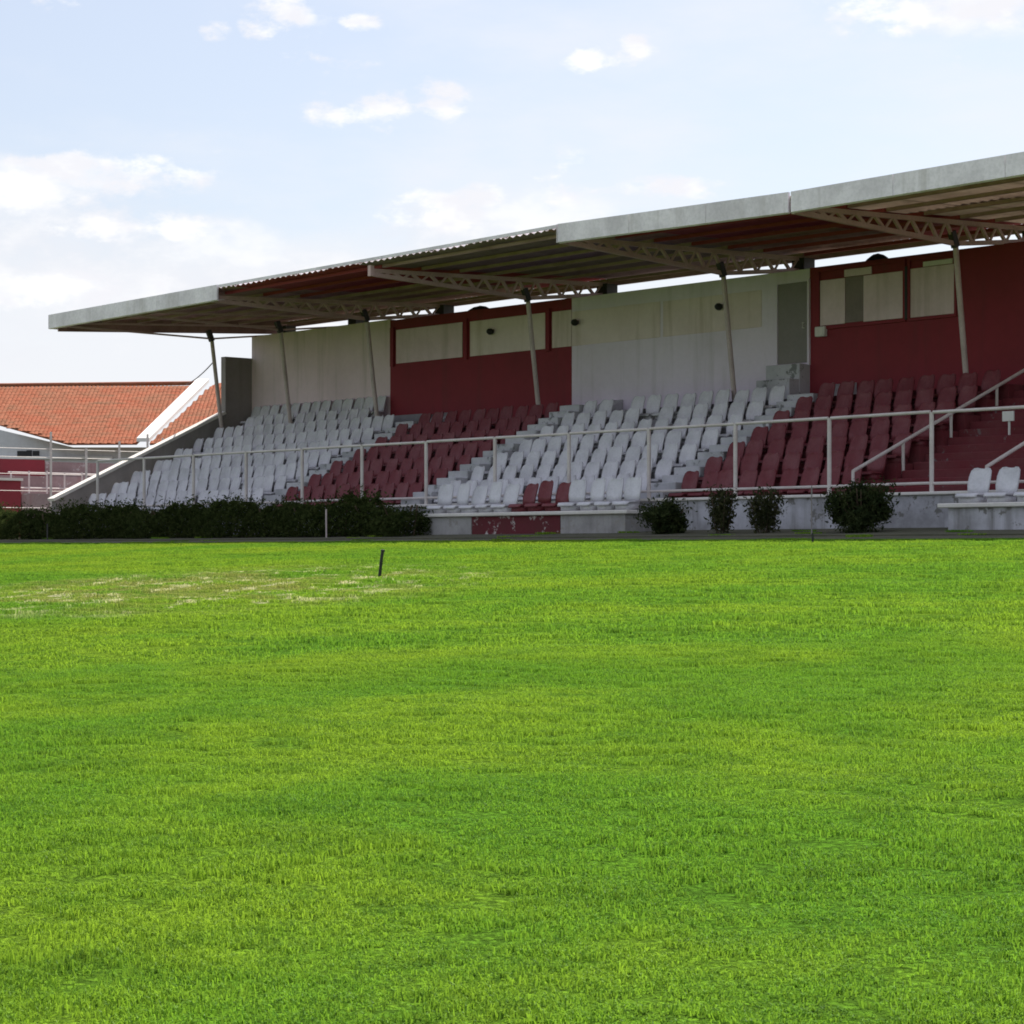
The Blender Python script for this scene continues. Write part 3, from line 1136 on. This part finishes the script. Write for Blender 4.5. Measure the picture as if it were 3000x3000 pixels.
for k in range(5):
    seat((9.95 + 0.5 * k, -0.92, 1.69), 'white', f'white bench seat at the right edge, {ORD[k]} from left',
         'seats on the concrete benches', random.uniform(-0.08, 0.08))

# ------------------------------------------------------------------ front fence and stair handrails
FX = [10.69 - 2 * k for k in range(14)]
fen = empty('guard_fence', (FX[6], -0.06, ZB), 'long pale tubular guard fence along the front of the grandstand', 'fence')
for x in FX:
    m = MB()
    m.tube([(x, -0.06, ZB + 0.04), (x, -0.06, 3.09)], 0.034, 8)
    m.build('post', M['rail_paint'], fen)
ends = [11.9] + FX
for zc, r, nm in ((3.09, 0.026, 'top_rail'), (2.02, 0.022, 'bottom_rail')):
    for a, b in zip(ends, ends[1:]):
        m = MB()
        m.tube([(b + 0.03, -0.06, zc), (a - 0.03, -0.06, zc + random.uniform(-0.01, 0.01))], r, 8)
        m.build(nm, M['rail_paint'], fen)


def handrail(x, label):
    r = empty('handrail', (x, 0.3, ZB), label, 'handrail', 'handrails of the main stair')
    m = MB()
    m.tube([(x, 0.3, 2.26), (x, 5.2, 4.25)], 0.03, 8)
    m.build('rail', M['rail_paint'], r)
    for y in (0.3, 1.55, 2.8, 4.05):
        z = 2.26 + (y - 0.3) * 0.4061
        m = MB()
        m.tube([(x, y, z), (x, y, z - 0.52 if y > 0.4 else 1.9)], 0.026, 8)
        m.build('post', M['rail_paint'], r)


handrail(6.87, 'pale stair handrail rising right from behind the big bush')
handrail(9.43, 'pale stair handrail above the white seats at the right edge')

# ------------------------------------------------------------------ hedge and shrubs
def leaves(name, pts, size, mat, parent, seed):
    r = np.random.default_rng(seed)
    n = len(pts)
    a = r.normal(size=(n, 3))
    a /= np.linalg.norm(a, axis=1)[:, None]
    b = np.cross(a, r.normal(size=(n, 3)))
    b /= np.linalg.norm(b, axis=1)[:, None]
    s = size * r.uniform(0.6, 1.4, n)
    v = np.stack([pts - a * s[:, None], pts + b * (s * 0.38)[:, None], pts + a * s[:, None], pts - b * (s * 0.38)[:, None]], 1)
    f = (np.arange(n)[:, None] * 4 + np.arange(4)).tolist()
    me = bpy.data.meshes.new(name)
    me.from_pydata(v.reshape(-1, 3).tolist(), [], f)
    me.materials.append(mat)
    return link(name, me, parent)


def hedge():
    x0, x1, yc = -22.0, -2.0, -1.3
    h = empty('hedge', ((x0 + x1) / 2, yc, 1.27), 'low dark green hedge along the foot of the stand at left', 'hedge')
    r = np.random.default_rng(3)
    n = 90000
    x = r.uniform(x0, x1, n)
    top = 0.64 + 0.06 * np.sin(x * 1.3) + 0.06 * np.sin(x * 3.1 + 1) + 0.05 * np.sin(x * 7.3) + 0.04 * np.sin(x * 17.0 + 2)
    top *= np.where(x > -3.2, 0.85 - 0.2 * (x + 3.2), 1)
    u = r.random(n)
    z = top * (1 - 0.97 * u ** 1.35)
    ww = 0.5 * (0.85 + 0.25 * np.sin(x * 2.2))
    t = r.uniform(-1, 1, n)
    t = np.sign(t) * np.abs(t) ** 0.55
    y = yc + t * ww * np.sqrt(np.clip(1.05 - (z / top) ** 3, 0.05, 1))
    sp = r.random(n) < 0.05
    z[sp] = (top[sp] + np.abs(r.normal(0, 0.06, sp.sum())) + 0.12 * np.maximum(0, np.sin(x[sp] * 23.0)) ** 6)
    leaves('foliage', np.stack([x, y, 1.27 + z * 0.97], 1), 0.036, M['hedge_leaf'], h, 4)
    m = MB()
    for k in range(60):
        xx = x0 + 0.2 + (x1 - x0 - 0.4) * k / 59
        a = (xx, yc + random.uniform(-0.2, 0.2), 1.25)
        b = (xx + random.uniform(-0.15, 0.15), yc + random.uniform(-0.25, 0.25), 1.85)
        m.tube([a, b], 0.018, 5)
    m.build('stems', M['stem'], h)


hedge()


def bush(x, w, h, n, label, mat, seed, sparse=False, y=-1.31):
    o = empty('shrub', (x, y, 1.31), label, 'shrub', 'shrubs before the plinth')
    r = np.random.default_rng(seed)
    m = MB()
    tips = []
    for k in range(9 if sparse else 14):
        a = r.uniform(0, 2 * math.pi)
        sp = r.uniform(0.2, 0.95)
        tip = Vector((x + math.cos(a) * w * 0.5 * sp, y + math.sin(a) * w * 0.4 * sp, 1.31 + h * r.uniform(0.75, 1.05)))
        mid = Vector((x + math.cos(a) * w * 0.3 * sp, y + math.sin(a) * w * 0.25 * sp, 1.31 + h * (0.08 if sparse else 0.4)))
        m.tube([(x + r.uniform(-.05, .05), y, 1.2), mid, tip], 0.009, 5)
        tips.append((mid, tip))
    m.build('stems', M['stem'], o)
    if sparse:
        k = r.integers(0, len(tips), n)
        t = r.uniform(0.0, 1.0, n)
        p = np.array([tips[i][0] * (1 - tt) + tips[i][1] * tt for i, tt in zip(k, t)]) + r.normal(0, 0.055, (n, 3))
    else:
        # leaves gathered in clumps round the branch ends, so the outline stays ragged
        nc = 26
        cd = r.normal(size=(nc, 3))
        cd /= np.linalg.norm(cd, axis=1)[:, None]
        cr = r.uniform(0.25, 1.0, nc) ** 0.6
        cc = cd * cr[:, None] * np.array([w / 2, w * 0.4, h / 2]) + np.array([x, y, 1.31 + h * 0.5])
        k = r.integers(0, nc, n)
        p = cc[k] + r.normal(0, 1, (n, 3)) * np.array([0.10, 0.10, 0.085]) * r.uniform(0.5, 1.3, nc)[k][:, None]
        p[:, 2] = np.maximum(p[:, 2], 1.29)
    leaves('foliage', p, 0.036, mat, o, seed + 9)


bush(4.32, 0.72, 0.44, 4200, 'low round dark shrub beside the concrete bench', M['bush_leaf'], 11)
bush(5.55, 0.44, 0.68, 1500, 'narrow thin-leaved shrub, left one of the slender pair', M['sparse_leaf'], 12, True)
bush(6.42, 0.62, 0.6, 1500, 'loose olive shrub, right one of the slender pair', M['sparse_leaf'], 13, True)
bush(8.38, 1.02, 0.62, 8500, 'largest dark rounded bush at the foot of the stair handrail', M['bush_leaf'], 14)

# ------------------------------------------------------------------ small things round the stand
def thin_pole(x, y, z0, z1, r, mat, label, name='stake', lean=(0, 0)):
    m = MB()
    m.tube([(x, y, z0), (x + lean[0] * 0.5, y + lean[1] * 0.5, (z0 + z1) / 2), (x + lean[0], y + lean[1], z1)], r, 7)
    m.tube([(x + lean[0], y + lean[1], z1), (x + lean[0], y + lean[1], z1 + 0.012)], r * 0.7, 7)
    return tag(m.build(name, mat), label, 'stake')


thin_pole(-3.95, -1.95, 1.18, 1.78, 0.016, M['column_paint'], 'short white stake standing before the right end of the hedge', lean=(-0.01, 0))
thin_pole(-14.2, -2.0, 1.18, 1.60, 0.016, M['dark_steel'], 'dark stake before the far left hedge')
thin_pole(8.0, -2.0, 1.18, 1.95, 0.011, M['concrete'], 'thin grey rod in front of the largest bush')
zs = float(zg(10.5, -12.0))
m = MB()
m.tube([(10.49, -12.01, zs - 0.05), (10.52, -12.0, zs + 0.20), (10.53, -11.99, zs + 0.285)], 0.017, 8)
m.tube([(10.53, -11.99, zs + 0.275), (10.532, -11.99, zs + 0.297)], 0.022, 8)
st = tag(m.build('stake', M['black']), 'black stake standing alone in the grass at left of centre', 'stake')
zs = float(zg(10.35, -4.7))
thin_pole(10.35, -4.7, zs - 0.05, zs + 0.125, 0.014, M['black'], 'tiny black peg at the far edge of the grass, right side')


def wall_lamp(x, z, label):
    o = empty('wall_lamp', (x, YW, z), label, 'lamp', 'round black lamps on the wall band')
    m = MB()
    m.box(x - 0.03, x + 0.03, YW - 0.05, YW - 0.022, z - 0.02, z + 0.05)
    m.build('bracket', M['dark_steel'], o)
    m = MB()
    vs, fs, n = [], [], 10
    prof = [(0.0, 0.05), (0.05, 0.075), (0.10, 0.07), (0.14, 0.045), (0.15, 0.01)]
    for d, r in prof:
        for k in range(n):
            t = 2 * math.pi * k / n
            vs.append((x + r * math.cos(t), YW - 0.045 - d, z + r * math.sin(t)))
    for j in range(len(prof) - 1):
        for k in range(n):
            fs.append((j * n + k, j * n + (k + 1) % n, (j + 1) * n + (k + 1) % n, (j + 1) * n + k))
    fs += [tuple(range(n)), tuple(range(len(vs) - n, len(vs)))]
    m.add(vs, fs)
    m.build('housing', M['black'], o, smooth=True)


wall_lamp(-7.73, 5.88, 'round black lamp on the pale panel within the maroon wall')
wall_lamp(-4.98, 5.87, 'round black lamp at the left end of the grey wall')
wall_lamp(-0.80, 5.86, 'round black lamp on the grey wall beside a leaning column')

m = MB()
m.box(1.68, 1.92, YW - 0.1, YW - 0.002, 5.08, 5.27)
bx_ = m.build('meter_box', M['paper'], bevel=0.012)
tag(bx_, 'small white box on the maroon wall below the boarded window', 'box')
m = MB()
m.box(1.72, 1.88, YW - 0.108, YW - 0.101, 5.11, 5.24)
m.build('lid', M['cap_white'], bx_)


def bundle(x, w, h, label, seed):
    r = random.Random(seed)
    m = MB()
    n = 12
    vs, fs = [], []
    for j in range(5):
        for k in range(n):
            t = 2 * math.pi * k / n
            q = math.cos(j / 4 * math.pi / 2 * 0.96)
            vs.append((x + w / 2 * q * math.cos(t) * (1 + r.uniform(-.08, .08)), YW + 0.45 + 0.22 * q * math.sin(t), ZT - 0.12 + h * math.sin(j / 4 * math.pi / 2) * (1 + r.uniform(-.06, .06))))
    for j in range(4):
        for k in range(n):
            fs.append((j * n + k, j * n + (k + 1) % n, (j + 1) * n + (k + 1) % n, (j + 1) * n + k))
    fs.append(tuple(range(4 * n, 5 * n)))
    fs.append(tuple(range(n))[::-1])
    m.add(vs, fs)
    tag(m.build('tarpaulin_bundle', M['black'], smooth=True), label, 'bundle', 'dark bundles on the wall top')


bundle(-8.75, 0.9, 0.27, 'dark bundle on top of the wall above the left pale panels', 1)
bundle(2.75, 0.62, 0.30, 'dark bundle on top of the wall above the boarded window', 2)
m = MB()
m.box(7.89, 8.11, 2.80, 2.825, 3.10, 3.26)
m.box(7.985, 8.015, 2.826, 2.85, 2.85, 3.2)
pq = m.build('notice_plate', M['paper'])
tag(pq, 'small pale plate on a post between the two stair handrails', 'sign')

# ------------------------------------------------------------------ end terrace, wire fence and tiled house at the far left
ter = empty('end_terrace', (-31, 4, 1.28), 'low maroon and grey concrete terrace beyond the left end of the stand', 'terrace')
for k in range(4):
    m = MB()
    z = 2.3 + 0.36 * k
    m.box(-30.6 - 0.8 * k - 0.8, -30.6 - 0.8 * k, -14, 14, 1.1, z)
    m.build('tier', M['terrace_pink'], ter)
m = MB()
m.box(-30.59, -30.35, -14, 6.3, 1.1, 3.12)
fw = m.build('front_wall', M['maroon_wall'], ter)
m = MB()
m.box(-30.62, -30.3, -14, 6.35, 3.123, 3.2)
m.build('coping', M['cap_white'], fw)
m = MB()
m.box(-30.59, -30.4, 6.36, 14, 1.1, 2.75)
m.build('front_wall', M['terrace_pink'], ter)
m = MB()
m.box(-34.4, -34.2, -14, 9.3, 3.1, 3.95)
m.build('back_band', M['maroon_wall'], ter)
m = MB()
m.box(-34.4, -34.2, 9.31, 15, 1.3, 3.9)
m.build('back_band', M['terrace_pink'], ter)
for k in range(10):
    m = MB()
    y = 6.6 + 0.62 * k
    m.tube([(-31.5, y, 2.2), (-31.5, y, 3.45 + 0.02 * (k % 3))], 0.03, 6)
    m.build('rail_post', M['rail_paint'], ter)
for z in (2.95, 3.42):
    m = MB()
    m.tube([(-31.5, 6.5, z), (-31.5, 12.3, z)], 0.025, 6)
    m.build('rail', M['rail_paint'], ter)

wf = empty('wire_fence', (-29, 7, 1.28), 'thin white posts of a tall wire fence before the end terrace', 'fence')
wy = []
for y, zt_ in ((4.4, 4.5), (6.55, 4.55), (7.75, 4.1), (8.9, 4.35), (9.9, 4.6), (10.45, 4.5), (2.0, 4.4), (-0.5, 4.4)):
    m = MB()
    m.tube([(-29, y, 1.2), (-29, y, zt_)], 0.035, 7)
    m.build('post', M['rail_paint'], wf)
for z in (1.8, 2.3, 2.8, 3.3, 3.8, 4.05):
    m = MB()
    m.tube([(-29, -0.5, z), (-29, 5, z - 0.02), (-29, 10.45, z)], 0.008, 4)
    m.build('wire', M['rail_paint'], wf)


def house():
    th = R(48.5)
    org = Vector((29.5 - 80 * math.sin(th), -26.9 + 80 * math.cos(th), 1.0))
    rt = Vector((math.cos(th), math.sin(th), 0))
    ax = Vector((-math.sin(th), math.cos(th), 0))
    # local frame: u along the ridge, d away from the pitch, z up (metres)
    def P(u, d, z):
        return org + rt * u + ax * d + Vector((0, 0, z))
    h = empty('tiled_house', tuple(P(-15, 0, 0.3)), 'house with orange clay tile roof and white walls at far left', 'house')

    def tiles(poly, name):
        """barrel tiles laid in courses over a sloping polygon given as (u, d, z) corners"""
        pts = [P(*p) for p in poly]
        nrm = (pts[1] - pts[0]).cross(pts[-1] - pts[0]).normalized()
        if nrm.z < 0:
            nrm = -nrm
        e1 = (rt - nrm * rt.dot(nrm)).normalized()
        e2 = nrm.cross(e1)
        if e2.z < 0:
            e2 = -e2
        q = [((p - pts[0]).dot(e1), (p - pts[0]).dot(e2)) for p in pts]

        def inside(a, b):
            c = False
            for (x1, y1), (x2, y2) in zip(q, q[1:] + q[:1]):
                if (y1 > b) != (y2 > b) and a < (x2 - x1) * (b - y1) / (y2 - y1) + x1:
                    c = not c
            return c
        ua, ub = min(p[0] for p in q), max(p[0] for p in q)
        va, vb = min(p[1] for p in q), max(p[1] for p in q)
        tw, tl = 0.155, 0.27
        vs, fs = [], []
        v = va
        row = 0
        while v < vb:
            u = ua
            while u < ub:
                if inside(u + tw / 2, v + tl * 0.5):
                    o = len(vs)
                    jit = random.uniform(-0.05, 0.05)
                    rr = random.uniform(0.9, 1.1)
                    for s, w_, up in ((v - 0.03 + jit, 1.0, 0.016), (v + tl, 0.85, 0.012)):
                        for k in range(5):
                            t = math.pi * k / 4
                            x = u + tw / 2 - math.cos(t) * tw * 0.5 * w_
                            zz = up + math.sin(t) * 0.024 * rr
                            vs.append(pts[0] + e1 * x + e2 * s + nrm * zz)
                    for k in range(4):
                        fs.append((o + k, o + k + 1, o + 6 + k, o + 5 + k))
                    fs.append((o, o + 1, o + 2, o + 3, o + 4))
                u += tw
            v += tl
            row += 1
        deck = MB()
        low = [p - nrm * 0.06 for p in pts]
        n = len(pts)
        deck.add(pts + low, [tuple(range(n)), tuple(range(2 * n - 1, n - 1, -1))] + [(i, (i + 1) % n, (i + 1) % n + n, i + n) for i in range(n)])
        d = deck.build(name, M['tile'], h)
        t = MB()
        t.add(vs, fs)
        to = t.build('tiles', M['tile'], d)
        to['kind'] = 'stuff'
        return d

    S = 80 / 6500
    def U(x, d=0):
        return (x - 1500) / 6500 * (80 + d)

    def Zp(y, d=0):
        return (1615 - y) / 6500 * (80 + d)
    # main slope: ridge behind, eave nearer; the left part ends in a raking gable edge
    dr = 4.6
    sl = (Zp(1130, dr) - Zp(1300)) / dr
    def on(x, y):
        # point of the roof plane seen there: z = Z0 + sl*d
        a = (1615 - y) / 6500
        z0 = Zp(1300)
        d = (a * 80 - z0) / (sl - a)
        return (U(x, d), d, z0 + sl * d)
    tiles([on(400, 1299), on(575, 1130), on(-500, 1141), on(-500, 1150), on(-40, 1232), on(200, 1300)], 'main_roof')
    # wing on the right with pale valley flashing between the slopes
    a, b = on(418, 1300), on(600, 1128)
    wing = [(a[0] + 0.25, a[1], a[2]), (a[0] + 4.2, a[1] - 0.5, a[2] + 0.25), (b[0] + 4.4, b[1] - 0.2, b[2] + 0.35), (b[0] + 0.3, b[1], b[2])]
    tiles(wing, 'wing_roof')
    m = MB()
    c0, c1 = P(*on(400, 1301)), P(*on(577, 1127))
    wv = rt * 0.46
    up = Vector((0, -0, 0.17))
    vs = [c0, c0 + wv, c1 + wv, c1]
    vs = [p + up * 0.5 for p in vs] + [p + up * 1.3 for p in vs]
    m.add(vs, [(0, 1, 2, 3), (4, 5, 6, 7), (0, 1, 5, 4), (1, 2, 6, 5), (2, 3, 7, 6), (3, 0, 4, 7)])
    m.build('valley_flashing', M['flashing'], h)
    m = MB()
    m.tube([P(*on(-500, 1138)) + Vector((0, 0, 0.05)), P(*on(590, 1124)) + Vector((0, 0, 0.02))], 0.08, 8)
    m.build('ridge_tiles', M['tile'], h)
    # walls
    m = MB()
    e0, e1_ = on(-500, 1200), on(235, 1300)
    g = on(-60, 1228)
    def quad(pl):
        back = [(u, d + 0.2, z) for u, d, z in pl]
        n = len(pl)
        q = [P(*p) for p in pl] + [P(*p) for p in back]
        m.add(q, [tuple(range(n)), tuple(range(2 * n - 1, n - 1, -1))] + [(i, (i + 1) % n, (i + 1) % n + n, i + n) for i in range(n)])
    dd = 1.2
    quad([(U(-500, dd), dd, 0.2), (U(700, dd), dd, 0.2), (U(700, dd), dd, Zp(1306, 0)), (U(215, dd), dd, Zp(1306, 0)), (U(-20, dd), dd, Zp(1250, 0.2)), (U(-500, dd), dd, Zp(1190, 0))])
    m.build('wall', M['house_wall'], h)
    # dark openings high in the wall
    for x, y, w_, hh in ((65, 1330, 0.35, 0.22), (86, 1328, 0.2, 0.22), (106, 1328, 0.24, 0.18)):
        k = MB()
        u, z = U(x, dd), Zp(y, dd)
        q = [P(u + sx * w_ / 2, dd - 0.012 - dy, z + sz * hh / 2) for dy in (0, 0.02) for sz in (-1, 1) for sx in (-1, 1)]
        k.add(q, [(0, 1, 3, 2), (4, 6, 7, 5), (0, 4, 5, 1), (2, 3, 7, 6), (0, 2, 6, 4), (1, 5, 7, 3)])
        k.build('vent', M['black'], h)
    k = MB()
    q = [P(U(-500, dd), dd - 0.05 - dy, z) for dy in (0, .1) for z in (Zp(1345, dd), Zp(1338, dd))] + [P(U(330, dd), dd - 0.05 - dy, z) for dy in (0, .1) for z in (Zp(1345, dd), Zp(1338, dd))]
    k.add(q, [(0, 1, 3, 2), (4, 6, 7, 5), (0, 2, 6, 4), (1, 5, 7, 3), (0, 4, 5, 1), (2, 3, 7, 6)])
    k.build('string_course', M['flashing'], h)


house()

# slack cable from the end column to the house
m = MB()
pa, pb = Vector((-16.9, 4.2, 5.72)), Vector((-39.9, 18.41, 7.17))
pts = [pa.lerp(pb, t) - Vector((0, 0, 0.08 * 4 * t * (1 - t))) for t in np.linspace(0, 1, 14)]
m.tube(pts, 0.016, 5)
tag(m.build('cable', M['dark_steel']), 'thin dark cable from the leftmost column towards the tiled roof', 'cable')
